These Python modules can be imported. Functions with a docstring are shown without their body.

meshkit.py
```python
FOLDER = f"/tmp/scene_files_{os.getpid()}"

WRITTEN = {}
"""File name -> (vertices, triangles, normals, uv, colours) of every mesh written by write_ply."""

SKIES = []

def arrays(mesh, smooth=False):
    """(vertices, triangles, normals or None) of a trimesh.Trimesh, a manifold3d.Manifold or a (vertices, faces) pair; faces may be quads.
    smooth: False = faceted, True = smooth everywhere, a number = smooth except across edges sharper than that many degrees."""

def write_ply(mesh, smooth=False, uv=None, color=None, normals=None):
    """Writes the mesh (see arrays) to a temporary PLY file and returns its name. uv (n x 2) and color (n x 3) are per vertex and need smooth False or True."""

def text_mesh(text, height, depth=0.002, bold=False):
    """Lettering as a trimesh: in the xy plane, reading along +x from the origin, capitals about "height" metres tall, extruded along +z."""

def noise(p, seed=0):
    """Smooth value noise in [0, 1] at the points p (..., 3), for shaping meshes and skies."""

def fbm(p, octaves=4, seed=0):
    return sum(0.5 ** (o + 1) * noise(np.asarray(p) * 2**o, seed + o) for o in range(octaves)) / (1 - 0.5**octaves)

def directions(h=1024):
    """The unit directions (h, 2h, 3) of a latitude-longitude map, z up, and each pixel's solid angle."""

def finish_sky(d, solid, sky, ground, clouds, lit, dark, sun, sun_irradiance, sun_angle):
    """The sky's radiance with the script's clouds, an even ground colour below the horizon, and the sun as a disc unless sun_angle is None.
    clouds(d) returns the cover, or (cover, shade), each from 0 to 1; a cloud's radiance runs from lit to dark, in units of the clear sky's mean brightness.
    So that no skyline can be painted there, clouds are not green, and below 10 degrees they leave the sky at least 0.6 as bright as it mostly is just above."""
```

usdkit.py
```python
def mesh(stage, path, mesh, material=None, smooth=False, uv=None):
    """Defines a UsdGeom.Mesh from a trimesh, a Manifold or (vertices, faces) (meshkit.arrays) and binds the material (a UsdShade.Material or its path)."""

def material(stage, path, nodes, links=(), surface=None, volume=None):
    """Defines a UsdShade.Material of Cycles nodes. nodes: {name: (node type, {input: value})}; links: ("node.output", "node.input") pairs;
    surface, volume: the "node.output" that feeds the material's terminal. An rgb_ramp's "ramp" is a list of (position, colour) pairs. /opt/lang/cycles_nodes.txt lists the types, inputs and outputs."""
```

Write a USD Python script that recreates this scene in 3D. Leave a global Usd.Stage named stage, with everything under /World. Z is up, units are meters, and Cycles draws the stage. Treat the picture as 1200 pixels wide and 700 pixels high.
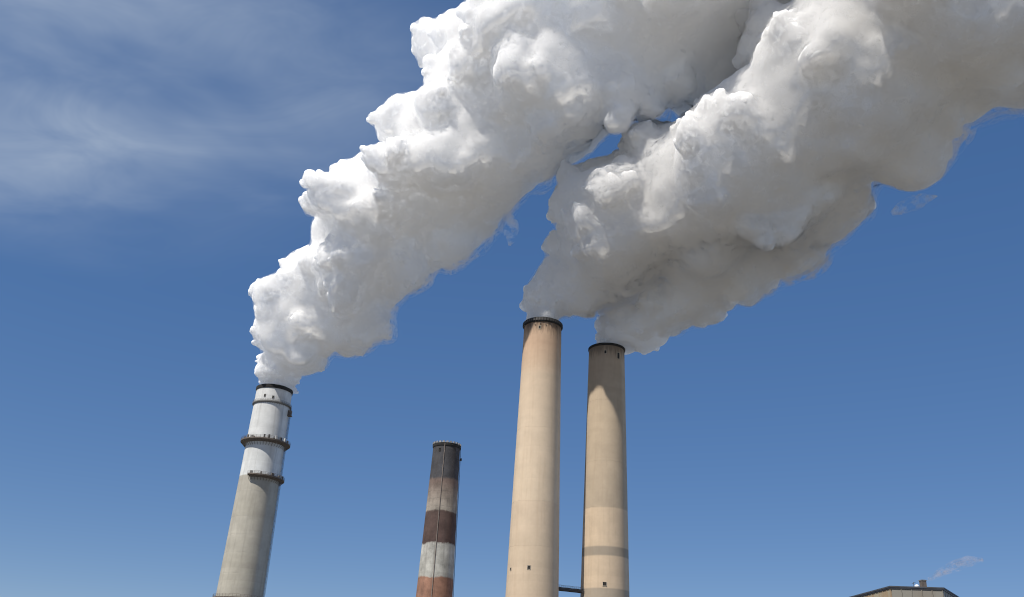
import math, random
import numpy as np
import trimesh, usdkit
from scipy import ndimage
from pxr import Usd, UsdGeom, UsdLux, UsdShade, Gf

stage = Usd.Stage.CreateInMemory()
UsdGeom.Xform.Define(stage, '/World')

# ------------------------------------------------------------------ camera
F, W0, H0 = 1050.0, 1200.0, 700.0            # focal length in pixels of the 1200 x 700 frame
PITCH, ROLL = math.radians(24.8), math.radians(3.23)
CAM = np.array([0.0, 0.0, 1.6])
_f = np.array([0, math.cos(PITCH), math.sin(PITCH)])
_r0, _u0 = np.array([1.0, 0, 0]), np.array([0, -math.sin(PITCH), math.cos(PITCH)])
_r = math.cos(ROLL) * _r0 + math.sin(ROLL) * _u0
_u = -math.sin(ROLL) * _r0 + math.cos(ROLL) * _u0
cam = UsdGeom.Camera.Define(stage, '/World/camera')
cam.CreateHorizontalApertureAttr(36.0)
cam.CreateFocalLengthAttr(36.0 * F / W0)
cam.AddTransformOp().Set(Gf.Matrix4d(*_r, 0, *_u, 0, *(-_f), 0, *CAM, 1))
cam.CreateClippingRangeAttr(Gf.Vec2f(0.5, 100000))
cam.CreateExposureAttr(0.3)

# ------------------------------------------------------------------ sky and sun
SUN_EL, SUN_AZ = math.radians(55), math.radians(-137)      # azimuth = atan2(x, y) of the direction towards the sun
SUN = np.array([math.cos(SUN_EL) * math.sin(SUN_AZ), math.cos(SUN_EL) * math.cos(SUN_AZ), math.sin(SUN_EL)])
sky_mat = usdkit.material(stage, '/World/Looks/sky', {
    'sky': ('sky_texture', {'sky_type': 'single_scattering', 'sun_disc': False, 'sun_elevation': SUN_EL, 'sun_rotation': SUN_AZ, 'air_density': 0.55, 'aerosol_density': 0.12, 'ozone_density': 2.0, 'altitude': 10.0}),
    'gam': ('gamma', {'gamma': 0.47}),
    'hue': ('hsv', {'hue': 0.511, 'saturation': 1.84, 'value': 1.3}),
    # high thin cloud: the sight direction carried to a flat layer, stretched into streaks, thick only in one bank of it
    'tc': ('texture_coordinate', {}),
    'sx': ('separate_xyz', {}),
    'zz': ('math', {'math_type': 'maximum', 'value2': 0.05}),
    'dx': ('math', {'math_type': 'divide'}), 'dy': ('math', {'math_type': 'divide'}),
    'pl': ('combine_xyz', {'z': 0.0}),
    'rot': ('mapping', {'rotation': (0, 0, math.radians(14)), 'scale': (1, 1, 1)}),
    'st': ('mapping', {'scale': (2.9, 4.8, 1)}),
    'n1': ('noise_texture', {'scale': 1.0, 'detail': 9.0, 'roughness': 0.55, 'distortion': 0.7}),
    'st2': ('mapping', {'scale': (1.1, 1.6, 1), 'location': (3.1, 0.4, 0)}),
    'n2': ('noise_texture', {'scale': 1.0, 'detail': 4.0, 'roughness': 0.5, 'distortion': 0.3}),
    'dist': ('vector_math', {'math_type': 'distance', 'vector2': (-0.92, 1.26, 0)}),
    'bank': ('map_range', {'range_type': 'smoothstep', 'from_min': 0.2, 'from_max': 1.0, 'to_min': 1.0, 'to_max': 0.0}),
    'm1': ('map_range', {'from_min': 0.0, 'from_max': 0.72, 'to_min': 0.0, 'to_max': 1.0, 'clamp': True}),
    'm2': ('map_range', {'from_min': 0.35, 'from_max': 0.65, 'to_min': 0.25, 'to_max': 1.0, 'clamp': True}),
    'c1': ('math', {'math_type': 'multiply'}), 'c2': ('math', {'math_type': 'multiply'}),
    'c3': ('math', {'math_type': 'multiply', 'value2': 1.0}),
    'mx': ('mix', {'mix_type': 'mix', 'color2': (2.3, 2.75, 3.4)}),
    'bg': ('background_shader', {'strength': 0.15}),
}, [('sky.color', 'gam.color'), ('gam.color', 'hue.color'), ('tc.generated', 'sx.vector'), ('sx.z', 'zz.value1'), ('sx.x', 'dx.value1'), ('zz.value', 'dx.value2'), ('sx.y', 'dy.value1'), ('zz.value', 'dy.value2'),
    ('dx.value', 'pl.x'), ('dy.value', 'pl.y'), ('pl.vector', 'rot.vector'), ('rot.vector', 'st.vector'), ('st.vector', 'n1.vector'), ('pl.vector', 'st2.vector'), ('st2.vector', 'n2.vector'),
    ('pl.vector', 'dist.vector1'), ('dist.value', 'bank.value'), ('n1.fac', 'm1.value'), ('n2.fac', 'm2.value'), ('m1.result', 'c1.value1'), ('m2.result', 'c1.value2'), ('c1.value', 'c2.value1'), ('bank.result', 'c2.value2'),
    ('c2.value', 'c3.value1'), ('c3.value', 'mx.fac'), ('hue.color', 'mx.color1'), ('mx.color', 'bg.color')], surface='bg.background')
sky = UsdLux.DomeLight.Define(stage, '/World/sky')
UsdShade.MaterialBindingAPI.Apply(sky.GetPrim()).Bind(sky_mat)
sun = UsdLux.DistantLight.Define(stage, '/World/sun')
sun.CreateNormalizeAttr(True)
sun.CreateIntensityAttr(1.15)
sun.CreateAngleAttr(0.5)
sun.CreateColorAttr(Gf.Vec3f(1.0, 0.95, 0.87))
sun.AddTransformOp().Set(Gf.Matrix4d().SetLookAt(Gf.Vec3d(*SUN), Gf.Vec3d(0), Gf.Vec3d(0, 0, 1)).GetInverse())


# ------------------------------------------------------------------ where things stand
def ray(px, py):
    return _f * F + _r * (px - W0 / 2) + _u * (H0 / 2 - py)

def at(px, py, Y):
    d = ray(px, py)
    return CAM + d * (Y / d[1])

def at_z(px, py, z):
    d = ray(px, py)
    return CAM + d * ((z - CAM[2]) / d[2])

def on_plane(px, py, p0, n):                 # where a sight line meets the upright plane through p0 with normal n
    d = ray(px, py)
    return CAM + d * (np.dot(np.asarray(p0) - CAM, n) / np.dot(d, n))

def metres(px, p):                           # pixels at point p in metres
    return px * np.dot(np.asarray(p) - CAM, _f) / F


# ------------------------------------------------------------------ scene helpers
names = {}

def numbered(parent, name):
    k = (parent, name)
    names[k] = names.get(k, -1) + 1
    return name if names[k] == 0 else f'{name}_{names[k]:03d}'

def tag(prim, label=None, cat=None, group=None, kind=None):
    for key, v in (('label', label), ('category', cat), ('group', group), ('kind', kind)):
        if v:
            prim.SetCustomDataByKey(key, v)
    return prim

def thing(name, label, cat, loc=(0, 0, 0), group=None):
    path = '/World/' + numbered('/World', name)
    x = UsdGeom.Xform.Define(stage, path)
    x.AddTranslateOp().Set(Gf.Vec3d(*map(float, loc)))
    tag(x.GetPrim(), label, cat, group)
    return path

def part(parent, name, mesh, mat, smooth=35, label=None):
    path = parent + '/' + numbered(parent, name)
    m = usdkit.mesh(stage, path, mesh, mat, smooth=smooth)
    if label:
        m.GetPrim().SetCustomDataByKey('label', label)
    return path

def lathe(profile, n=96, a0=0.0, a1=2 * math.pi):
    """Closed profile (r, z) turned about z; a partial turn gets end caps."""
    p = np.asarray(profile, float)
    full = abs(a1 - a0 - 2 * math.pi) < 1e-6
    k = n if full else n + 1
    a = a0 + (a1 - a0) * np.arange(k) / n
    v = np.stack([p[None, :, 0] * np.cos(a)[:, None], p[None, :, 0] * np.sin(a)[:, None], np.broadcast_to(p[None, :, 1], (k, len(p)))], -1).reshape(-1, 3)
    m, f = len(p), []
    for i in range(n):
        j = (i + 1) % k
        for q in range(m):
            s = (q + 1) % m
            f += [[i * m + q, j * m + q, j * m + s], [i * m + q, j * m + s, i * m + s]]
    if not full:
        for q in range(1, m - 1):
            f += [[0, q, q + 1], [(k - 1) * m, (k - 1) * m + q + 1, (k - 1) * m + q]]
    t = trimesh.Trimesh(v, np.array(f), process=True)
    t.fix_normals()
    return t

def box(size, centre, rz=0.0):
    b = trimesh.creation.box(size)
    b.apply_transform(trimesh.transformations.rotation_matrix(rz, [0, 0, 1]))
    b.apply_translation(centre)
    return b

def bar(a, b, r, n=6):
    return trimesh.creation.cylinder(radius=r, segment=[a, b], sections=n)

def join(ms):
    return trimesh.util.concatenate(ms)

def hoop(R, z, r, n=72, a0=0.0, a1=2 * math.pi):
    q = [(R + r * math.cos(t), z + r * math.sin(t)) for t in np.linspace(0, 2 * math.pi, 6, endpoint=False)]
    return lathe(q, n, a0, a1)

def polar(r, a, z):
    return np.array([r * math.cos(a), r * math.sin(a), z])


# ------------------------------------------------------------------ materials
def plain(name, col, rough=0.7, metallic=0.0, var=0.25, scale=0.8):
    c = np.array(col)
    return usdkit.material(stage, '/World/Looks/' + name, {
        'g': ('geometry', {}),
        'n': ('noise_texture', {'scale': scale, 'detail': 6.0, 'roughness': 0.65}),
        'r': ('rgb_ramp', {'ramp': [(0.3, tuple(c * (1 - var))), (0.7, tuple(np.minimum(c * (1 + var), 0.95)))]}),
        'p': ('principled_bsdf', {'roughness': rough, 'metallic': metallic}),
    }, [('g.position', 'n.vector'), ('n.fac', 'r.fac'), ('r.color', 'p.base_color')], surface='p.BSDF')

def shaft_material(name, zmax, bands, streak=0.25, streak_col=(0.12, 0.09, 0.07), mottle=0.12, lift=1.0, drip_scale=0.55, soot=None, edge=0.0):
    """Painted concrete: bands is a list of (height, colour) read from the ground up, hard-edged where two share a height."""
    nodes = {
        'tc': ('texture_coordinate', {}),
        'sx': ('separate_xyz', {}),
        'w': ('noise_texture', {'scale': 0.35, 'detail': 5.0, 'roughness': 0.6}),
        'wa': ('math', {'math_type': 'multiply_add', 'value2': edge, 'value3': -edge / 2}),
        'za': ('math', {'math_type': 'add'}),
        'zn': ('math', {'math_type': 'divide', 'value2': zmax}),
        'ramp': ('rgb_ramp', {'ramp': [(z / zmax, c) for z, c in bands]}),
        # cast lifts: faint joints and lift-to-lift tone
        'lf': ('math', {'math_type': 'divide', 'value2': 2.4}),
        'lfl': ('math', {'math_type': 'floor'}),
        'lw': ('white_noise_texture', {'dimensions': '1D'}),
        'lm': ('map_range', {'from_min': 0.0, 'from_max': 1.0, 'to_min': 1 - 0.045 * lift, 'to_max': 1 + 0.045 * lift}),
        # vertical run marks
        'mp': ('mapping', {'scale': (drip_scale, drip_scale, 0.025)}),
        'dn': ('noise_texture', {'scale': 1.0, 'detail': 7.0, 'roughness': 0.7}),
        'dr': ('map_range', {'from_min': 0.5, 'from_max': 0.78, 'to_min': 0.0, 'to_max': streak, 'clamp': True}),
        'dm': ('mix', {'mix_type': 'mix', 'color2': streak_col}),
        # blotches and fine grain
        'bn': ('noise_texture', {'scale': 0.22, 'detail': 8.0, 'roughness': 0.7}),
        'bm': ('map_range', {'from_min': 0.3, 'from_max': 0.7, 'to_min': 1 - mottle, 'to_max': 1 + mottle}),
        'mm': ('math', {'math_type': 'multiply'}),
        'out': ('vector_math', {'math_type': 'scale'}),
        'fn': ('noise_texture', {'scale': 2.5, 'detail': 8.0, 'roughness': 0.7}),
        'bump': ('bump', {'distance': 0.15, 'strength': 0.25}),
        'p': ('principled_bsdf', {'roughness': 0.88, 'specular_ior_level': 0.25}),
    }
    links = [('tc.object', 'sx.vector'), ('tc.object', 'w.vector'), ('w.fac', 'wa.value1'), ('sx.z', 'za.value1'), ('wa.value', 'za.value2'), ('za.value', 'zn.value1'), ('zn.value', 'ramp.fac'),
             ('sx.z', 'lf.value1'), ('lf.value', 'lfl.value1'), ('lfl.value', 'lw.w'), ('lw.value', 'lm.value'),
             ('tc.object', 'mp.vector'), ('mp.vector', 'dn.vector'), ('dn.fac', 'dr.value'), ('ramp.color', 'dm.color1'), ('dr.result', 'dm.fac'),
             ('tc.object', 'bn.vector'), ('bn.fac', 'bm.value'), ('lm.result', 'mm.value1'), ('bm.result', 'mm.value2'),
             ('dm.color', 'out.vector1'), ('mm.value', 'out.scale'), ('tc.object', 'fn.vector'), ('fn.fac', 'bump.height'), ('bump.normal', 'p.normal')]
    last = 'out.vector'
    if soot:                                  # soot runs hanging from the rim: (height they fade out at, colour, strength)
        z0, col, k = soot
        nodes |= {
            'sm': ('map_range', {'from_min': z0, 'from_max': zmax, 'to_min': -0.25, 'to_max': 0.42, 'clamp': False}),
            'sa': ('math', {'math_type': 'add'}),
            'sr': ('map_range', {'from_min': 0.5, 'from_max': 0.8, 'to_min': 0.0, 'to_max': k, 'clamp': True}),
            'smx': ('mix', {'mix_type': 'mix', 'color2': col}),
            'sv': ('noise_texture', {'scale': 1.6, 'detail': 6.0, 'roughness': 0.65}),
            'smp': ('mapping', {'scale': (0.6, 0.6, 0.07), 'location': (7, 3, 1)}),
        }
        links += [('sx.z', 'sm.value'), ('tc.object', 'smp.vector'), ('smp.vector', 'sv.vector'), ('sv.fac', 'sa.value1'), ('sm.result', 'sa.value2'), ('sa.value', 'sr.value'), ('sr.result', 'smx.fac'), ('out.vector', 'smx.color1')]
        last = 'smx.color'
    links.append((last, 'p.base_color'))
    return usdkit.material(stage, '/World/Looks/' + name, nodes, links, surface='p.BSDF')

DARK_STEEL = plain('dark_steel', (0.045, 0.042, 0.04), 0.6)
GREY_STEEL = plain('grey_steel', (0.17, 0.165, 0.155), 0.55)
RUSTY_STEEL = plain('rusty_steel', (0.12, 0.098, 0.082), 0.8, var=0.5, scale=1.5)
PALE_STEEL = plain('pale_steel', (0.55, 0.55, 0.53), 0.6)
SOOT = plain('soot', (0.02, 0.019, 0.018), 0.95)
OPENING = plain('dark_opening', (0.02, 0.018, 0.016), 0.9)
FRAME = plain('concrete_frame', (0.38, 0.33, 0.26), 0.9)


# ------------------------------------------------------------------ ground
def ground():
    g = np.array([[-9000, -9000, 0], [9000, -9000, 0], [9000, 9000, 0], [-9000, 9000, 0]], float)
    mat = usdkit.material(stage, '/World/Looks/gravel_ground', {
        'g': ('geometry', {}),
        'n': ('noise_texture', {'scale': 0.02, 'detail': 10.0, 'roughness': 0.65}),
        'r': ('rgb_ramp', {'ramp': [(0.35, (0.12, 0.11, 0.095)), (0.5, (0.17, 0.158, 0.135)), (0.68, (0.22, 0.205, 0.175))]}),
        'p': ('principled_bsdf', {'roughness': 0.95}),
    }, [('g.position', 'n.vector'), ('n.fac', 'r.fac'), ('r.color', 'p.base_color')], surface='p.BSDF')
    m = usdkit.mesh(stage, '/World/ground', (g, np.array([[0, 1, 2, 3]])), mat)
    tag(m.GetPrim(), 'wide pale sandy gravel ground around the power station', 'ground', kind='structure')
ground()


# ------------------------------------------------------------------ chimneys
class Stack:
    """Stands where the photograph has it: the near edge of the top at pixel (tx, ty), at distance Y; rows of the photo become heights on the near side."""
    def __init__(s, tx, ty, Y, w_top, w_low, row_low):
        p = at(tx, ty, Y)
        s.rt = metres(w_top, p) / 2
        s.top = at(tx, ty, Y - s.rt)[2]
        s.x, s.Y = p[0], Y
        s.low = s.z(row_low, Y)
        s.rl = metres(w_low, (s.x, Y, s.low)) / 2
        s.loc = np.array([s.x, Y, 0.0])
    def z(s, row, Y=None):
        lo, hi = 0.0, 400.0
        Y = s.Y - s.rt * 1.1 if Y is None else Y
        for _ in range(50):                   # height of the near side seen at that row
            m = (lo + hi) / 2
            d = np.array([s.x, Y, m]) - CAM
            y = H0 / 2 - F * np.dot(d, _u) / np.dot(d, _f)
            lo, hi = (m, hi) if y > row else (lo, m)
        return (lo + hi) / 2
    def r(s, z):
        return s.rl + (s.rt - s.rl) * (z - s.low) / (s.top - s.low)
    def angle(s, px, row):                    # bearing (about the shaft) of the surface point seen at that pixel
        z = s.z(row)
        d = ray(px, row)
        o, R = CAM - s.loc, s.r(z)
        a, b, c = d[0]**2 + d[1]**2, o[0] * d[0] + o[1] * d[1], o[0]**2 + o[1]**2 - R * R
        t = (-b - math.sqrt(max(b * b - a * c, 0))) / a
        q = o + d * t
        return math.atan2(q[1], q[0]), q[2]

def shaft_mesh(s, seams=(), wall=0.6):
    """Tapering outer face with shallow construction joints, open at the top, with an inner face."""
    pts = [(s.r(0), 0.0)]
    for z in sorted(seams):
        r = s.r(z)
        pts += [(r, z - 0.07), (r - 0.03, z - 0.04), (r - 0.03, z + 0.04), (s.r(z), z + 0.07)]
    pts += [(s.r(s.top - 1.0), s.top - 1.0), (s.rt, s.top), (s.rt - wall, s.top), (s.rt - wall, s.top - 14), (0.02, s.top - 14), (0.02, 0.0)]
    return lathe(pts, 128)

def ring_platform(path, s, z, out, name='platform', mat=None, a0=0.0, a1=2 * math.pi, rail=True, posts=40, thick=0.45, railmat=None, rail_h=1.15):
    r = s.r(z) - 0.1
    deck = [(r, z - thick * 1.8), (r + out * 0.35, z - thick), (r + out, z - thick * 0.55), (r + out, z), (r, z)]
    p = part(path, name, lathe(deck, max(12, int(96 * (a1 - a0) / 6.283)), a0, a1), mat or DARK_STEEL)
    brackets, n = [], max(4, int(posts * (a1 - a0) / 6.283))
    full = abs(a1 - a0 - 2 * math.pi) < 1e-6
    aa = np.linspace(a0, a1, n, endpoint=not full)
    for a in aa:
        brackets.append(bar(polar(r - 0.1, a, z - out * 0.9 - 0.4), polar(r + out * 0.92, a, z - thick * 0.6), 0.09))
    part(p, 'bracket', join(brackets), mat or DARK_STEEL)
    if rail:
        R = r + out - 0.06
        for a in aa:
            part(p, 'rail_post', bar(polar(R, a, z), polar(R, a, z + rail_h), 0.05, 5), railmat or GREY_STEEL)
        nn = max(12, int(72 * (a1 - a0) / 6.283))
        part(p, 'handrail', join([hoop(R, z + h, 0.045, nn, a0, a1) for h in (rail_h * 0.5, rail_h)]), railmat or GREY_STEEL)
        part(p, 'toe_board', lathe([(R + 0.02, z), (R + 0.05, z), (R + 0.05, z + 0.2), (R + 0.02, z + 0.2)], nn, a0, a1), railmat or GREY_STEEL)
    return p

def ladder(path, s, z0, z1, a, mat, cage=True):
    """Caged ladder up the face at bearing a."""
    t = np.array([-math.sin(a), math.cos(a), 0])
    rails, rungs, hoops = [], [], []
    P = lambda z, off, side: polar(s.r(z) + off, a, z) + t * side
    for sd in (-0.28, 0.28):
        rails.append(bar(P(z0, 0.35, sd), P(z1, 0.35, sd), 0.05))
    for z in np.arange(z0, z1, 0.6):
        rungs.append(bar(P(z, 0.35, -0.28), P(z, 0.35, 0.28), 0.025, 5))
    p = part(path, 'ladder', join(rails), mat)
    part(p, 'rungs', join(rungs), mat)
    if cage:
        for z in np.arange(z0 + 1.5, z1, 2.2):
            q = [P(z, 0.35 + 0.55 * math.sin(u), 0.42 * math.cos(u)) for u in np.linspace(0, math.pi, 7)]
            hoops += [bar(q[i], q[i + 1], 0.05, 5) for i in range(6)]
        for u in np.linspace(0.2, math.pi - 0.2, 5):
            hoops.append(bar(P(z0 + 1.5, 0.35 + 0.55 * math.sin(u), 0.42 * math.cos(u)), P(z1, 0.35 + 0.55 * math.sin(u), 0.42 * math.cos(u)), 0.03, 5))
        for z in np.arange(z0 + 2, z1, 6.0):
            hoops += [bar(P(z, -0.1, sd), P(z, 0.35, sd), 0.06) for sd in (-0.28, 0.28)]
        part(p, 'cage', join(hoops), mat)

def port(path, s, px, row, w, h, name='vent_opening', frame=FRAME, depth=0.35):
    """A framed opening in the shaft at that pixel; w, h in metres."""
    a, z = s.angle(px, row)
    r = s.r(z)
    def slab(w_, h_, d0, d1):
        b = trimesh.creation.box((d1 - d0, w_, h_))
        b.apply_translation(((d0 + d1) / 2, 0, 0))
        b.apply_translation((r, 0, z))
        b.apply_transform(trimesh.transformations.rotation_matrix(a, [0, 0, 1]))
        return b
    p = part(path, name, slab(w, h, -0.4, 0.03), OPENING)
    fr = [slab(w + 0.3, 0.16, -0.3, depth * 0.4), slab(w + 0.3, 0.16, -0.3, depth * 0.4), slab(0.16, h, -0.3, depth * 0.4), slab(0.16, h, -0.3, depth * 0.4)]
    t = np.array([-math.sin(a), math.cos(a), 0])
    fr[0].apply_translation((0, 0, h / 2 + 0.08)); fr[1].apply_translation((0, 0, -h / 2 - 0.08))
    fr[2].apply_translation(t * (w / 2 + 0.08)); fr[3].apply_translation(-t * (w / 2 + 0.08))
    part(p, 'frame', join(fr), frame)

def crown(path, s, z, h, out, mat, n_blocks=0, block_mat=None, name='rim'):
    r = s.rt
    p = part(path, name, lathe([(r - 0.55, z - h), (r + out * 0.6, z - h), (r + out, z - h * 0.7), (r + out, z - 0.12), (r + out - 0.12, z), (r - 0.55, z)], 128), mat)
    for k in range(n_blocks):                 # cast segments of the rim
        a = 2 * math.pi * (k + 0.5) / n_blocks
        part(p, 'segment', box((0.22, 2 * math.pi * (r + out) / n_blocks * 0.72, h * 0.55), polar(r + out + 0.09, a, z - h * 0.45), a), block_mat or mat, smooth=False)
    return p


A = Stack(323, 451, 376, 40.3, 53.2, 698)
B = Stack(524, 519, 335, 31.2, 42.8, 698)
C = Stack(636.5, 372, 330, 43.0, 62.3, 700)
D = Stack(711, 402, 341, 41.0, 57.2, 700)

# --- left: grey concrete chimney with a white head and three galleries
pA = thing('power_station_chimney', 'grey concrete chimney with white painted head and ring galleries, leftmost', 'chimney', A.loc)
zw = A.z(556)
cg, ww = (0.385, 0.36, 0.30), (0.60, 0.61, 0.595)
MA = shaft_material('grey_concrete_white_head', A.top, [(0, cg), (A.z(650), cg), (A.z(649), (0.40, 0.375, 0.315)), (A.z(605), (0.41, 0.385, 0.325)), (A.z(604), cg), (zw, (0.39, 0.365, 0.31)), (zw + 0.15, ww), (A.top, (0.58, 0.58, 0.565))], streak=0.55, streak_col=(0.2, 0.185, 0.16), mottle=0.13)
part(pA, 'shaft', shaft_mesh(A, [A.z(605), A.z(647), A.z(575), A.z(626), A.z(672)]), MA)
crown(pA, A, A.top + 0.25, 1.6, 0.38, SOOT)
ring_platform(pA, A, A.z(469), 0.75, 'gallery', GREY_STEEL, posts=48, rail_h=0.9)
g2 = ring_platform(pA, A, A.z(514), 2.5, 'gallery', RUSTY_STEEL, posts=44, railmat=RUSTY_STEEL, thick=0.6)
g3 = ring_platform(pA, A, A.z(556), 2.1, 'gallery', RUSTY_STEEL, a0=math.radians(-105), a1=math.radians(25), posts=48, railmat=RUSTY_STEEL, thick=0.6)
ring_platform(pA, A, A.z(700), 1.2, 'gallery', RUSTY_STEEL, posts=44, railmat=RUSTY_STEEL)
for px, row in ((310.5, 463.5), (320, 465.5)):
    port(pA, A, px, row, 0.55, 1.0, 'sampling_port', GREY_STEEL)
random.seed(3)
for k in range(13):                            # instrument boxes standing along the main gallery
    a = math.radians(-150 + 160 * (k + random.random() * 0.8) / 13)
    h, w = random.uniform(0.7, 1.9), random.uniform(0.5, 1.1)
    zc = A.z(514)
    part(g2, 'instrument_box', box((0.6, w, h), polar(A.r(zc) + random.uniform(0.7, 1.6), a, zc + h / 2 + 0.01), a), random.choice([RUSTY_STEEL, GREY_STEEL, PALE_STEEL, DARK_STEEL]), smooth=False)
for k in range(7):
    a = math.radians(-100 + 118 * (k + random.random() * 0.7) / 7)
    h, w = random.uniform(0.8, 1.8), random.uniform(0.6, 1.2)
    zc = A.z(556)
    part(g3, 'instrument_box', box((0.6, w, h), polar(A.r(zc) + random.uniform(0.7, 1.3), a, zc + h / 2 + 0.01), a), random.choice([RUSTY_STEEL, GREY_STEEL, PALE_STEEL]), smooth=False)
zb = A.z(477)
part(pA, 'hoist_box', join([box((1.5, 1.5, 2.3), polar(A.r(zb) + 0.7, math.radians(-5), zb)), box((1.9, 1.9, 0.2), polar(A.r(zb) + 0.8, math.radians(-5), zb - 1.25)), bar(polar(A.r(zb) + 0.8, math.radians(-5), zb + 1.1), polar(A.r(zb) + 0.8, math.radians(-5), zb + 2.6), 0.07)]), RUSTY_STEEL, smooth=False)
ladder(pA, A, 3, A.z(470), math.radians(2), GREY_STEEL)

# --- small banded chimney in the background
pB = thing('banded_chimney', 'shorter dark chimney with worn brown and white painted bands, farther off', 'chimney', B.loc)
def b(row): return B.z(row)
rb = (0.26, 0.14, 0.095)
MB = shaft_material('worn_banded_paint', B.top, [(0, rb), (b(676.5), rb), (b(675.5), (0.36, 0.35, 0.31)), (b(637), (0.42, 0.41, 0.37)), (b(635.5), (0.085, 0.054, 0.047)), (b(598.5), (0.095, 0.063, 0.054)), (b(597), (0.31, 0.275, 0.23)), (b(581), (0.25, 0.21, 0.175)), (b(563), (0.15, 0.108, 0.09)), (b(560.5), (0.14, 0.105, 0.09)), (b(558.5), (0.062, 0.061, 0.066)), (b(527), (0.055, 0.054, 0.058)), (B.top, (0.05, 0.047, 0.048))], streak=0.75, streak_col=(0.06, 0.05, 0.045), mottle=0.38, drip_scale=0.7, edge=2.2)
part(pB, 'shaft', shaft_mesh(B, [b(593), b(575), b(584)]), MB)
crown(pB, B, B.top + 0.1, 1.1, 0.3, SOOT)
ring = part(pB, 'top_rail', hoop(B.rt + 0.2, B.top + 0.2, 0.1), GREY_STEEL)
for k in range(24):
    a = 2 * math.pi * (k + 0.3) / 24
    part(ring, 'rail_block', box((0.35, 0.8, 0.7), polar(B.rt + 0.2, a, B.top + 0.45), a), plain('weathered_block', (0.24, 0.24, 0.24), 0.8) if k == 0 else '/World/Looks/weathered_block', smooth=False)
port(pB, B, 515.5, 527, 0.5, 0.9, 'vent_opening', SOOT)
aL, _ = B.angle(514.5, 600)
cond = []
for z in np.arange(0, B.top - 2, 6.0):
    cond.append(bar(polar(B.r(z) + 0.18, aL, z), polar(B.r(min(z + 6, B.top)) + 0.18, aL, min(z + 6.05, B.top)), 0.13))
part(pB, 'conduit', join(cond), plain('pale_conduit', (0.2, 0.165, 0.14), 0.7))
ladder(pB, B, 3, B.top, math.radians(14), DARK_STEEL, False)
zq = b(534)
part(pB, 'warning_lamp', join([box((0.9, 0.5, 0.25), polar(B.r(zq) + 0.4, math.radians(0), zq)), trimesh.creation.capsule(height=0.6, radius=0.28, transform=trimesh.transformations.translation_matrix(polar(B.r(zq) + 0.6, 0, zq + 0.2)))]), DARK_STEEL)

# --- middle: beige chimney
pC = thing('power_station_chimney', 'tall beige concrete chimney with dark segmented rim, in the middle', 'chimney', C.loc)
def c(row): return C.z(row)
b1, b2, b3 = (0.52, 0.41, 0.295), (0.47, 0.36, 0.25), (0.47, 0.335, 0.23)
MC = shaft_material('beige_paint', C.top, [(0, b1), (c(690), b1), (c(648), (0.54, 0.43, 0.31)), (c(588), (0.56, 0.445, 0.325)), (c(586), (0.59, 0.475, 0.345)), (c(500), (0.58, 0.465, 0.34)), (c(437), (0.55, 0.43, 0.31)), (c(425), (0.52, 0.385, 0.27)), (c(400), (0.48, 0.335, 0.23)), (C.top, b3)], streak=0.3, streak_col=(0.33, 0.22, 0.14), mottle=0.07, lift=0.5, soot=(c(402), (0.07, 0.045, 0.03), 0.75))
part(pC, 'shaft', shaft_mesh(C, [c(587), c(500), c(640)]), MC)
crown(pC, C, C.top + 0.1, 1.9, 0.45, SOOT, 44, DARK_STEEL)
port(pC, C, 632.5, 383.5, 0.8, 1.2)
port(pC, C, 619.8, 665, 0.95, 1.15)
port(pC, C, 598.6, 667, 0.6, 0.75)
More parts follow.
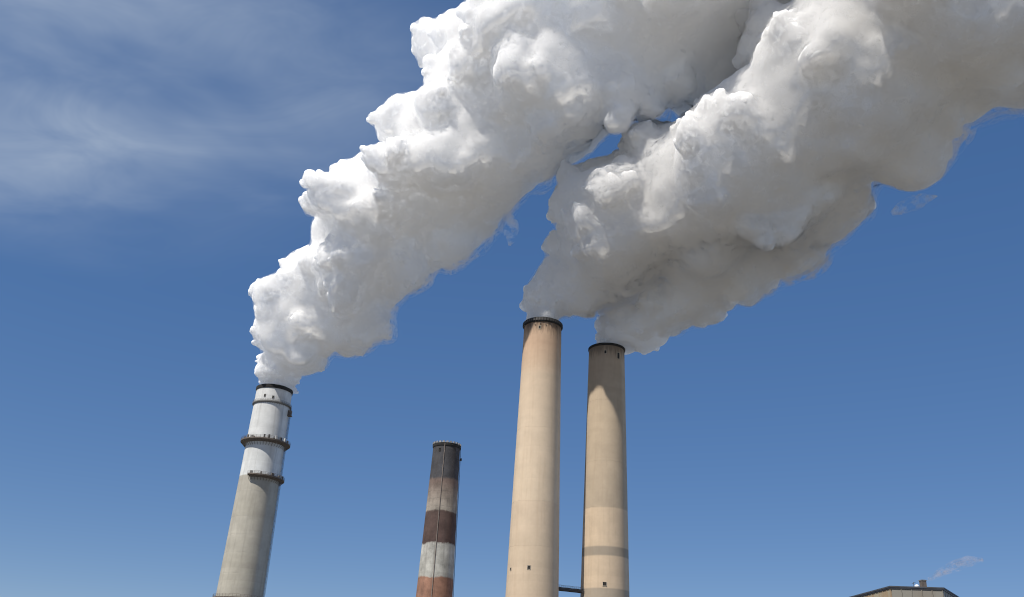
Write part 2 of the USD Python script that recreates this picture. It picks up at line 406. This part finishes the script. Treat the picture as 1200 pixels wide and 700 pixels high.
for k in range(6):
    a, z = C.angle(621 + k * 6.2, 380)
    part(pC, 'bracket', box((0.4, 0.25, 0.5), polar(C.r(C.top - 2.6) + 0.15, a, C.top - 2.6 - 0.3 * (k % 2)), a), RUSTY_STEEL, smooth=False)
ladder(pC, C, 3, C.top, math.radians(16), RUSTY_STEEL, False)

# --- right: second beige chimney, with grey bands
pD = thing('power_station_chimney', 'beige concrete chimney with grey painted bands, rightmost of the tall ones', 'chimney', D.loc)
def e(row): return D.z(row)
d1, d2, gb = (0.53, 0.415, 0.295), (0.40, 0.325, 0.24), (0.315, 0.265, 0.205)
MD = shaft_material('beige_paint_grey_bands', D.top, [(0, (0.33, 0.28, 0.215)), (e(690.5), (0.34, 0.285, 0.22)), (e(689.5), d1), (e(651.5), d1), (e(650.8), gb), (e(641), gb), (e(640.2), d1), (e(594.5), (0.53, 0.415, 0.295)), (e(593.8), d2), (e(540), (0.43, 0.345, 0.25)), (e(480), (0.44, 0.35, 0.25)), (e(420), (0.42, 0.33, 0.24)), (D.top, (0.36, 0.28, 0.205))], streak=0.3, streak_col=(0.25, 0.18, 0.12), mottle=0.08, lift=0.5, soot=(e(425), (0.06, 0.045, 0.035), 0.6))
part(pD, 'shaft', shaft_mesh(D, [e(594), e(540), e(468)]), MD)
crown(pD, D, D.top + 0.1, 1.0, 0.35, SOOT)
port(pD, D, 709.5, 412.5, 0.8, 1.3)
port(pD, D, 724.5, 417, 1.1, 2.6, 'louvre_opening')
port(pD, D, 708.5, 684.5, 1.15, 1.25)
ladder(pD, D, 3, D.top, math.radians(16), RUSTY_STEEL, False)

# --- footbridge between the two beige chimneys
zc = 0.5 * (C.z(687, C.Y) + D.z(695, D.Y))
p0, p1 = np.array([C.x, C.Y, zc]), np.array([D.x, D.Y, zc])
L = np.linalg.norm(p1 - p0)
ang = math.atan2(p1[1] - p0[1], p1[0] - p0[0])
s0, s1 = C.r(zc) - 0.2, L - D.r(zc) + 0.2
pW = thing('footbridge', 'thin dark steel footbridge joining the two beige chimneys', 'footbridge', p0)
R = trimesh.transformations.rotation_matrix(ang, [0, 0, 1])
def turned(m):
    m = m.copy(); m.apply_transform(R); return m
part(pW, 'deck', turned(box((s1 - s0, 1.5, 0.18), ((s0 + s1) / 2, 0, 0))), GREY_STEEL, smooth=False)
for sd in (-0.8, 0.8):
    part(pW, 'girder', turned(box((s1 - s0, 0.14, 0.75), ((s0 + s1) / 2, sd, -0.35))), DARK_STEEL, smooth=False)
    part(pW, 'handrail', turned(join([bar((s0, sd * 0.93, h), (s1, sd * 0.93, h), 0.04) for h in (0.6, 1.15)])), GREY_STEEL)
    for x in np.arange(s0 + 0.5, s1, 1.5):
        part(pW, 'rail_post', turned(bar((x, sd * 0.93, 0), (x, sd * 0.93, 1.15), 0.04, 5)), GREY_STEEL)
for x in np.arange(s0 + 1, s1, 2.2):
    part(pW, 'cross_beam', turned(box((0.16, 1.44, 0.3), (x, 0, -0.3))), DARK_STEEL, smooth=False)
part(pW, 'pipe', turned(bar((s0, 0.3, 0.4), (s1, 0.3, 0.4), 0.16, 10)), RUSTY_STEEL)


# ------------------------------------------------------------------ plant building, lower right
def building():
    H = 20.0
    q = [at_z(x, y, H) for x, y in ((996, 700), (1044, 687), (1104, 688.8), (1123, 700.5))]
    l = q[1] + (q[0] - q[1]) * 1.6
    r = q[2] + (q[3] - q[2]) * 1.9
    back = [r + (0, 12, 0), l + (0, 12, 0)]
    P = np.array([l, q[1], q[2], r, *back])[:, :2]
    o = np.array([*P.mean(0), 0])
    P = P - o[:2]
    path = thing('plant_building', 'beige metal-clad plant building with flat dark-edged roof', 'building', o)
    steel = lambda nm, base, rust, k: usdkit.material(stage, '/World/Looks/' + nm, {
        'tc': ('texture_coordinate', {}),
        'mp': ('mapping', {'scale': (0.5, 0.5, 0.06)}),
        'n': ('noise_texture', {'scale': 1.0, 'detail': 8.0, 'roughness': 0.7}),
        'r': ('map_range', {'from_min': 0.5 - k, 'from_max': 0.72 - k, 'clamp': True, 'to_max': 0.8}),
        'mx': ('mix', {'color1': base, 'color2': rust}),
        'p': ('principled_bsdf', {'roughness': 0.6}),
    }, [('tc.object', 'mp.vector'), ('mp.vector', 'n.vector'), ('n.fac', 'r.value'), ('r.result', 'mx.fac'), ('mx.color', 'p.base_color')], surface='p.BSDF')
    beige = steel('rust_streaked_cladding', (0.36, 0.31, 0.21), (0.3, 0.15, 0.055), 0.06)
    grey = steel('grey_cladding', (0.23, 0.215, 0.18), (0.2, 0.17, 0.13), 0.0)
    n = len(P)
    core = trimesh.creation.extrude_polygon(__import__('shapely').Polygon(P), H - 0.36, engine='earcut')
    part(path, 'wall_core', core, grey, smooth=False)
    for i, mat in ((0, beige), (1, grey), (2, grey)):
        a, bb = P[i], P[i + 1]
        d = (bb - a) / np.linalg.norm(bb - a)
        nrm = np.array([d[1], -d[0]])
        ln = np.linalg.norm(bb - a)
        k = max(2, int(ln / 1.1))
        for j in range(k):                    # cladding sheets with a rib at each lap
            x = (j + 0.5) * ln / k
            m = join([box((ln / k - 0.05, 0.08, H - 0.4), (0, -0.06, (H - 0.4) / 2)), box((0.1, 0.14, H - 0.4), (ln / k / 2 - 0.08, -0.09, (H - 0.4) / 2))])
            m.apply_transform(trimesh.transformations.rotation_matrix(math.atan2(d[1], d[0]), [0, 0, 1]))
            m.apply_translation((*(a + d * x), 0))
            part(path, 'cladding_sheet', m, mat, smooth=False)
    import shapely
    slab = shapely.Polygon(P).buffer(0.28, join_style=2)
    roof = trimesh.creation.extrude_polygon(slab, 0.18, engine='earcut'); roof.apply_translation((0, 0, H - 0.18))
    rp = part(path, 'roof', roof, plain('dark_roof', (0.05, 0.055, 0.065), 0.7), smooth=False)
    fl = trimesh.creation.extrude_polygon(shapely.Polygon(P).buffer(0.2, join_style=2), 0.16, engine='earcut'); fl.apply_translation((0, 0, H - 0.345))
    part(rp, 'fascia', fl, plain('roof_fascia', (0.09, 0.09, 0.1), 0.6), smooth=False)
    # roof flue, domed vent, aerial
    f = at_z(1082.3, 689.5, H)
    f = f + (ray(1082, 689) / ray(1082, 689)[1]) * 1.2
    fp = thing('roof_flue', 'short brown square flue on the roof of the plant building', 'flue', (f[0], f[1], H))
    w = metres(5.6, f)
    part(fp, 'shaft', box((w, w, 1.15), (0, 0, 0.57), 0.2), RUSTY_STEEL, smooth=False)
    part(fp, 'cap', box((w * 1.15, w * 1.15, 0.12), (0, 0, 1.2), 0.2), GREY_STEEL, smooth=False)
    v = f + np.array([-metres(7.6, f), 0, 0])
    vp = thing('roof_vent', 'small white domed vent beside the brown roof flue', 'vent', (v[0], v[1], H))
    part(vp, 'collar', trimesh.creation.cylinder(radius=0.22, height=0.3, transform=trimesh.transformations.translation_matrix((0, 0, 0.15))), PALE_STEEL)
    dm = trimesh.creation.icosphere(3, 0.3); dm.apply_scale((1, 1, 0.8)); dm.apply_translation((0, 0, 0.38))
    part(vp, 'dome', dm, plain('white_paint', (0.8, 0.8, 0.8), 0.5, var=0.05), smooth=True)
    u = f + np.array([-metres(8.8, f), 0.6, 0])
    ap = thing('aerial', 'thin aerial pole standing behind the white roof vent', 'aerial', (u[0], u[1], H))
    part(ap, 'pole', bar((0, 0, 0), (0, 0, 1.0), 0.035), DARK_STEEL)
    part(ap, 'arm', bar((-0.25, 0, 0.75), (0.3, 0, 1.0), 0.025), DARK_STEEL)
    return np.array([f[0], f[1], H + 1.3])
flue_top = building()


# ------------------------------------------------------------------ steam
def surface_net(f, org, h):
    """Dual mesh of the zero level of grid f (negative inside)."""
    s = f < 0
    n = np.array(f.shape)
    cells = np.zeros(n - 1, np.int8)
    for i, j, k in np.ndindex(2, 2, 2):
        cells += s[i:n[0] - 1 + i, j:n[1] - 1 + j, k:n[2] - 1 + k]
    act = np.argwhere((cells > 0) & (cells < 8))
    idx = np.full(n - 1, -1, np.int32)
    idx[tuple(act.T)] = np.arange(len(act))
    acc, cnt = np.zeros((len(act), 3)), np.zeros(len(act))
    corners = [np.array(c) for c in np.ndindex(2, 2, 2)]
    val = {tuple(c): f[tuple((act + c).T)] for c in corners}
    for c in corners:
        for ax in range(3):
            if c[ax] == 0:
                c2 = c.copy(); c2[ax] = 1
                a, b_ = val[tuple(c)], val[tuple(c2)]
                m = (a < 0) != (b_ < 0)
                t = a[m] / (a[m] - b_[m])
                p = np.broadcast_to(c.astype(float), (m.sum(), 3)).copy()
                p[:, ax] = t
                acc[m] += p; cnt[m] += 1
    v = (act + acc / cnt[:, None]) * h + org
    quads = []
    for ax in range(3):
        o1, o2 = [(1, 2), (2, 0), (0, 1)][ax]
        sl0 = [slice(1, -1)] * 3; sl0[ax] = slice(0, -1)
        sl1 = [slice(1, -1)] * 3; sl1[ax] = slice(1, None)
        a, b_ = s[tuple(sl0)], s[tuple(sl1)]
        e_ = np.argwhere(a != b_)
        flip = a[tuple(e_.T)]
        base = e_.copy()
        for o in range(3):
            if o != ax:
                base[:, o] += 1
        def cell(d1, d2):
            q_ = base.copy(); q_[:, o1] -= d1; q_[:, o2] -= d2
            return idx[tuple(q_.T)]
        q = np.stack([cell(1, 1), cell(0, 1), cell(0, 0), cell(1, 0)], 1)
        q[~flip] = q[~flip][:, ::-1]
        quads.append(q)
    q = np.vstack(quads)
    q = q[(q >= 0).all(1)]
    return v, q

def lattice(shape, h, wave, rng, chans=1):
    """Smooth random fields of that wavelength (metres) on a grid of spacing h: random nodes under a cubic B-spline."""
    mats, n = [], []
    for k in shape:
        x = np.arange(k) * h / wave + 0.3
        i = np.floor(x).astype(int); t = x - i
        w = np.stack([(1 - t)**3, 3 * t**3 - 6 * t**2 + 4, -3 * t**3 + 3 * t**2 + 3 * t + 1, t**3], 1) / 6
        m = np.zeros((k, i.max() + 4), np.float32)
        for q in range(4):
            m[np.arange(k), i + q] = w[:, q]
        mats.append(m); n.append(m.shape[1])
    out = []
    for _ in range(chans):
        g = rng.standard_normal(n).astype(np.float32) * 1.9
        g = np.tensordot(mats[2], g, (1, 2))              # z, x, y
        g = np.tensordot(mats[1], g, (1, 2))              # y, z, x
        g = np.tensordot(mats[0], g, (1, 2))              # x, y, z
        out.append(g)
    return out

def plume_field(axes, seed, h, lee, buds=(12, 10, 9), soft=1.0):
    """Billowing plumes: spheres along each axis, puffs on those, puffs on puffs. axes: lists of (point, radius). lee: unit vector to the smoother side."""
    rng = np.random.default_rng(seed)
    balls = []                                # centre, radius, blend
    for axis in axes:
        P = np.array([p for p, r in axis]); Rr = np.array([r for p, r in axis])
        s = np.r_[0, np.cumsum(np.linalg.norm(np.diff(P, axis=0), axis=1))]
        t = 0.0
        while t < s[-1]:
            r = np.interp(t, s, Rr)
            p = np.array([np.interp(t, s, P[:, k]) for k in range(3)])
            j = rng.standard_normal(3); j /= np.linalg.norm(j)
            balls.append((p + j * r * 0.2, r * rng.uniform(0.62, 0.84), 0.3))
            t += r * 0.33
    def bud(parents, per, ratio, lo, hi, blend, lee_keep):
        new = []
        for c_, r_, _ in parents:
            d_ = c_ - CAM
            if H0 / 2 - F * np.dot(d_, _u) / np.dot(d_, _f) < -130:    # far above the view: large billows only
                continue
            for _k in range(rng.poisson(per)):
                d_ = rng.standard_normal(3); d_ /= np.linalg.norm(d_)
                w_ = np.dot(d_, lee)
                if rng.random() > (1 if w_ < 0.0 else lee_keep):
                    continue
                rr = r_ * ratio * rng.uniform(lo, hi)
                new.append((c_ + d_ * (r_ - rr * 0.05), rr, blend * (1 if w_ < 0.1 else 1.8)))
        return new
    l1 = bud(balls, buds[0], 0.38, 0.45, 1.3, 0.22 * soft, 0.7)
    l2 = bud(l1, buds[1], 0.42, 0.5, 1.3, 0.16 * soft, 0.5)
    l3 = bud([b_ for b_ in l2 if b_[1] > 1.5], buds[2], 0.45, 0.6, 1.3, 0.14 * soft, 0.3)
    allb = balls + l1 + l2 + [b_ for b_ in l3 if b_[1] > h * 1.2]
    C_ = np.array([b_[0] for b_ in allb]); R_ = np.array([b_[1] for b_ in allb])
    lo, hi = (C_ - R_[:, None]).min(0) - 9, (C_ + R_[:, None]).max(0) + 9
    shape = tuple(int(n) for n in np.ceil((hi - lo) / h))
    f = np.full(shape, 14.0, np.float32)
    ax = [np.arange(n) * h for n in shape]
    for c_, r_, bl in allb:
        k = max(bl * r_, 0.15)
        g = r_ + k + 4.0
        o = c_ - lo
        i0 = np.maximum(np.floor((o - g) / h).astype(int), 0); i1 = np.minimum(np.ceil((o + g) / h).astype(int) + 1, shape)
        sl = tuple(slice(a, b_) for a, b_ in zip(i0, i1))
        x2 = ((ax[0][sl[0]] - o[0])**2)[:, None, None]; y2 = ((ax[1][sl[1]] - o[1])**2)[None, :, None]; z2 = ((ax[2][sl[2]] - o[2])**2)[None, None, :]
        d = np.sqrt((x2 + y2 + z2).astype(np.float32)) - np.float32(r_)
        w = f[sl]
        q = np.maximum(k - np.abs(w - d), 0)
        f[sl] = np.minimum(w, d) - q * q / (4 * k)
    return f, lo, shape, rng

def stir(f, shape, h, rng, octaves, calm):
    """Carries the field along random swirls, only where the surface can move."""
    near = np.nonzero(np.abs(f) < 11)
    idx = np.stack(near).astype(np.float32)
    c_ = np.broadcast_to(calm, shape)[near]
    for wave, amp in octaves:
        for k in range(3):
            idx[k] += lattice(shape, h, wave, rng)[0][near] * c_ * np.float32(amp / h)
    out = f.copy()
    out[near] = ndimage.map_coordinates(f, idx, order=1, mode='nearest')
    return out

WIND = np.array([0.85, -0.527, 0.0])
NORMAL = np.array([WIND[1], -WIND[0], 0.0])

def axis_of(stk, pix):
    p0 = (stk.x, stk.Y, stk.top)
    out = [(np.array([stk.x, stk.Y, stk.top - 5]), stk.rt * 0.95), (np.array([stk.x, stk.Y, stk.top - 0.5]), stk.rt * 1.0)]
    for px, py, rp in pix:
        p = on_plane(px, py, p0, NORMAL)
        out.append((p, metres(rp, p)))
    return out

def steam_material(name, col, scale):
    return usdkit.material(stage, '/World/Looks/' + name, {
        'g': ('geometry', {}),
        'n': ('noise_texture', {'scale': 0.3, 'detail': 7.0, 'roughness': 0.68, 'distortion': 0.4}),
        'b': ('bump', {'distance': 1.6, 'strength': 0.55}),
        'p': ('principled_bsdf', {'base_color': col, 'roughness': 1.0, 'specular_ior_level': 0.0, 'subsurface_weight': 1.0, 'subsurface_radius': (1.0, 1.0, 1.0), 'subsurface_scale': scale, 'subsurface_method': 'random_walk'}),
    }, [('g.position', 'n.vector'), ('n.fac', 'b.height'), ('b.normal', 'p.normal')], surface='p.BSDF')

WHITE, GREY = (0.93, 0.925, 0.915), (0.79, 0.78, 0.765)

def fringe_material(name, col, lo, hi, top, scale=0.16):
    """Torn outer layer of steam: lit like the body, with gaps and thin places."""
    return usdkit.material(stage, '/World/Looks/' + name, {
        'g': ('geometry', {}),
        'n': ('noise_texture', {'scale': scale, 'detail': 6.0, 'roughness': 0.6, 'distortion': 0.5}),
        'a': ('map_range', {'range_type': 'smoothstep', 'from_min': lo, 'from_max': hi, 'to_min': 0.0, 'to_max': top}),
        'd': ('diffuse_bsdf', {'color': col}),
        't': ('translucent_bsdf', {'color': col}),
        'dt': ('mix_closure', {'fac': 0.4}),
        'lw': ('layer_weight', {'blend': 0.5}),
        'e': ('map_range', {'range_type': 'smoothstep', 'from_min': 0.2, 'from_max': 0.95, 'to_min': 1.0, 'to_max': 0.0}),   # thin towards its own edge
        'ae': ('math', {'math_type': 'multiply'}),
        'clear': ('transparent_bsdf', {}),
        'm': ('mix_closure', {}),
    }, [('g.position', 'n.vector'), ('n.fac', 'a.value'), ('d.BSDF', 'dt.closure1'), ('t.BSDF', 'dt.closure2'), ('lw.facing', 'e.value'), ('a.result', 'ae.value1'), ('e.result', 'ae.value2'), ('ae.value', 'm.fac'), ('clear.BSDF', 'm.closure1'), ('dt.closure', 'm.closure2')], surface='m.closure')

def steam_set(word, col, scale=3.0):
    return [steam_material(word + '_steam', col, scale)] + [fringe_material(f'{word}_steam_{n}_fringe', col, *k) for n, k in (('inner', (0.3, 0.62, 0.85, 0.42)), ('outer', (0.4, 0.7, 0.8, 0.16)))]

LEE = np.array([0.62, 0.2, -0.76]); LEE /= np.linalg.norm(LEE)

def flue_fit(f, lo, h, shape, stk, r0=1.6):
    """Inside the flue and just over it the steam keeps within the flue's wall."""
    X, Y_ = np.arange(shape[0]) * h + lo[0] - stk.x, np.arange(shape[1]) * h + lo[1] - stk.Y
    rad = np.sqrt(X[:, None]**2 + Y_[None, :]**2)
    k = max(0, int((stk.top + 0.6 - lo[2]) / h))
    k0 = max(0, int((stk.top - 4 - lo[2]) / h))
    near = rad < stk.rt * r0
    f[:, :, :k][near] = np.maximum(f[:, :, :k], (rad - (stk.rt - 0.75)).astype(np.float32)[:, :, None])[near]
    f[:, :, :k0][near] = 5.0

def to_axis(shape, lo, h, pts):
    """Distance of every grid point to a polyline."""
    g = np.meshgrid(*[np.arange(n, dtype=np.float32) * h + np.float32(l) for n, l in zip(shape, lo)], indexing='ij', sparse=True)
    best = np.full(shape, 1e9, np.float32)
    for a, b_ in zip(pts[:-1], pts[1:]):
        ab = (b_ - a).astype(np.float32); L2 = float(ab @ ab)
        t = np.clip((ab[0] * (g[0] - a[0]) + ab[1] * (g[1] - a[1]) + ab[2] * (g[2] - a[2])) / L2, 0, 1).astype(np.float32)
        best = np.minimum(best, (g[0] - a[0] - t * ab[0])**2 + (g[1] - a[1] - t * ab[1])**2 + (g[2] - a[2] - t * ab[2])**2)
    return np.sqrt(best)

def steam(stacks, labels, axes, seed, h, mats, split=None, buds=(12, 10, 9), soft=1.0):
    f, lo, shape, rng = plume_field(axes, seed, h, LEE, buds, soft)
    zt = min(s_.top for s_ in stacks)
    zz = (np.arange(shape[2]) * h + lo[2] - zt)[None, None, :]
    calm = np.clip(zz / 14.0, 0.05, 1.0).astype(np.float32)
    f = stir(f, shape, h, rng, ((26, 2.6), (11, 1.5), (4.5, 0.8), (2.2, 0.15)), calm)
    for wave, amp in ((3.6, 0.32), (1.8, 0.34)):            # small billows
        f -= (np.abs(lattice(shape, h, wave, rng)[0]) - 0.8) * np.float32(amp) * calm
    for s_ in stacks:
        flue_fit(f, lo, h, shape, s_)
    # the torn fringe, widest away from the sun
    fc = ndimage.gaussian_filter(f[::2, ::2, ::2], 1.1)
    h2, sh2 = h * 2, fc.shape
    g = np.gradient(ndimage.gaussian_filter(fc, 2.0))
    lee = np.clip(sum(a * l for a, l in zip(g, LEE)) / np.maximum(np.sqrt(sum(a * a for a in g)), 1e-4) + 0.2, 0, 1)
    calm2 = np.clip(((np.arange(sh2[2]) * h2 + lo[2] - zt) / 25.0), 0.0, 1.0).astype(np.float32)[None, None, :]
    tear = 1.1 * lattice(sh2, h2, 16, rng)[0] + 0.35 * lattice(sh2, h2, 7, rng)[0]
    shells = [fc - calm2 * (c0 + lee * (c1 + k1 * tear)) for c0, c1, k1 in ((0.8, 1.2, 0.7), (-0.6, 4.2, 1.7))]
    made = []
    for i, (stk, label) in enumerate(zip(stacks, labels)):
        fi, keep = f, None
        if split is not None:                               # two plumes that run into one: the same surface, shared out
            sp = split(sh2, lo, h2) if i == 0 else -sp      # positive where the steam is this stack's
            if i:
                big = sp.repeat(2, 0).repeat(2, 1).repeat(2, 2)[:shape[0], :shape[1], :shape[2]]
                fi = np.maximum(f + np.clip(-big, 0, 4) * 0.2, -big - 4)
            keep = lambda v: ndimage.map_coordinates(sp, ((v - lo) / h2).T, order=1, mode='nearest')
        def mine(v, q, cut=0.0):
            if keep is None:
                return v, q
            q = q[keep(v)[q].mean(1) > cut]
            used, inv = np.unique(q, return_inverse=True)
            return v[used], inv.reshape(q.shape)
        o = np.array([stk.x, stk.Y, stk.top])
        v, q = surface_net(fi, lo, h)
        if i == 0:
            v, q = mine(v, q)
        made.append((label, o, [((v - o, q), mats[0], 'steam_body')]))
        for x, m in zip(shells, mats[1:]):
            k = max(0, int((stk.top + 1.0 - lo[2]) / h2) + 1)
            x = x.copy(); x[:, :, :k] = 5.0
            v, q = mine(*surface_net(x, lo, h2))
            made[-1][2].append(((v - o, q), m, 'steam_fringe'))
    return made

ax_a = axis_of(A, [(330, 430, 24), (346, 403, 44), (373, 365, 66), (416, 320, 82), (450, 268, 94), (506, 217, 111), (552, 172, 121), (594, 115, 113), (649, 61, 121), (730, 10, 140), (815, -40, 164), (880, -95, 175), (970, -150, 182), (1090, -215, 196)])
ax_c = axis_of(C, [(641, 358, 26), (657, 336, 41), (689, 303, 63), (735, 263, 83), (798, 220, 97), (881, 180, 104), (970, 136, 131), (1040, 60, 170), (1140, -5, 185), (1210, -35, 195)])
ax_d = axis_of(D, [(712, 393, 24), (727, 379, 34), (770, 350, 43), (830, 312, 58), (890, 270, 74), (960, 222, 90)])

def split_of(shape, lo, h):
    return to_axis(shape, lo, h, [p for p, r in ax_d[:6]]) - to_axis(shape, lo, h, [p for p, r in ax_c])

from concurrent.futures import ThreadPoolExecutor
with ThreadPoolExecutor(2) as pool:
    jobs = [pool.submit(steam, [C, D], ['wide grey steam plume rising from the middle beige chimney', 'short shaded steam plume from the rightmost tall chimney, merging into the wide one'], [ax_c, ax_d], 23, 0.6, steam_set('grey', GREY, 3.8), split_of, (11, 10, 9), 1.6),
            pool.submit(steam, [A], ['bright white steam plume billowing from the white-headed grey chimney'], [ax_a], 11, 0.6, steam_set('white', WHITE))]
for job in jobs[::-1]:
    for label, o, meshes in job.result():
        path = thing('steam_plume', label, 'steam', o)
        for m, mat, nm in meshes:
            part(path, nm, m, mat, smooth=True)

# ------------------------------------------------------------------ thin stray vapour
def wisp(name, label, spine, dens, col, mat_name, scale, seed, ground_at=None, lo=0.42, hi=0.62):
    """A soft body of thin vapour along a spine of (point, radius); torn by noise, in layers."""
    rng = np.random.default_rng(seed)
    o = spine[0][0]
    mat = fringe_material(mat_name, col, lo, hi, dens, scale)
    path = thing(name, label, 'smoke' if 'smoke' in name else 'vapour', o)
    P, R = np.array([p for p, r in spine]), np.array([r for p, r in spine])
    s_ = np.r_[0, np.cumsum(np.linalg.norm(np.diff(P, axis=0), axis=1))]
    t = np.linspace(0, s_[-1], 40)
    q, r = np.stack([np.interp(t, s_, P[:, k]) for k in range(3)], 1) - o, np.interp(t, s_, R)
    for k, shrink in enumerate((1.0, 0.55) if 'smoke' in name else (1.0,)):
        n, a = 20, np.arange(20) * 2 * math.pi / 20
        T = np.gradient(q, axis=0); T /= np.linalg.norm(T, axis=1, keepdims=True)
        U = np.cross(T, [0.0, 0.0, 1.0] if abs(T[0][2]) < 0.9 else [0, 1.0, 0]); U /= np.linalg.norm(U, axis=1, keepdims=True)
        V = np.cross(T, U)
        wob = 1 + 0.28 * rng.standard_normal((40, 20))
        wob = ndimage.gaussian_filter(wob, (1.2, 1.2), mode=('nearest', 'wrap'))
        rr = (r[:, None] * shrink * wob)
        rr *= np.sin(np.linspace(0.5 if 'smoke' in name else 0.12, math.pi - 0.12, 40))[:, None] ** 0.6
        v = (q[:, None] + rr[..., None] * (np.cos(a)[None, :, None] * U[:, None] + np.sin(a)[None, :, None] * V[:, None])).reshape(-1, 3)
        f = [[i * n + j, i * n + (j + 1) % n, (i + 1) * n + (j + 1) % n] for i in range(39) for j in range(n)] + [[i * n + j, (i + 1) * n + (j + 1) % n, (i + 1) * n + j] for i in range(39) for j in range(n)]
        v = np.vstack([v, q[:1], q[-1:]])
        f += [[len(v) - 2, (j + 1) % n, j] for j in range(n)] + [[len(v) - 1, 39 * n + j, 39 * n + (j + 1) % n] for j in range(n)]
        m = trimesh.Trimesh(v, np.array(f), process=False); m.fix_normals()
        part(path, 'smoke_layer' if 'smoke' in name else 'vapour_layer', m, mat, smooth=True)

Yb = flue_top[1]
wisp('smoke_wisp', 'faint brownish smoke wisp drifting from the flue on the plant roof', [(flue_top, 0.3)] + [(at(x, y, Yb), metres(r, at(x, y, Yb))) for x, y, r in ((1092, 678, 3.2), (1102, 671, 5), (1118, 664, 7), (1136, 658, 8), (1152, 656, 8))], 0.17, (0.6, 0.48, 0.4), 'brown_smoke', 0.9, 5)
wisp('vapour_wisp', 'thin torn scrap of vapour in the blue gap between the two big plumes', [(at(x, y, 330), metres(r, at(x, y, 330))) for x, y, r in ((590, 244, 6), (593, 254, 10), (597, 266, 12), (600, 278, 11), (597, 288, 5))], 0.4, WHITE, 'thin_vapour', 0.14, 8)
wisp('vapour_wisp', 'thin streak of vapour off the lower edge of the wide plume, above the plant roof', [(at(x, y, 265), metres(r, at(x, y, 265))) for x, y, r in ((1045, 250, 10), (1065, 240, 10), (1085, 233, 8), (1098, 230, 4))], 0.4, GREY, 'thin_vapour_streak', 0.14, 10)
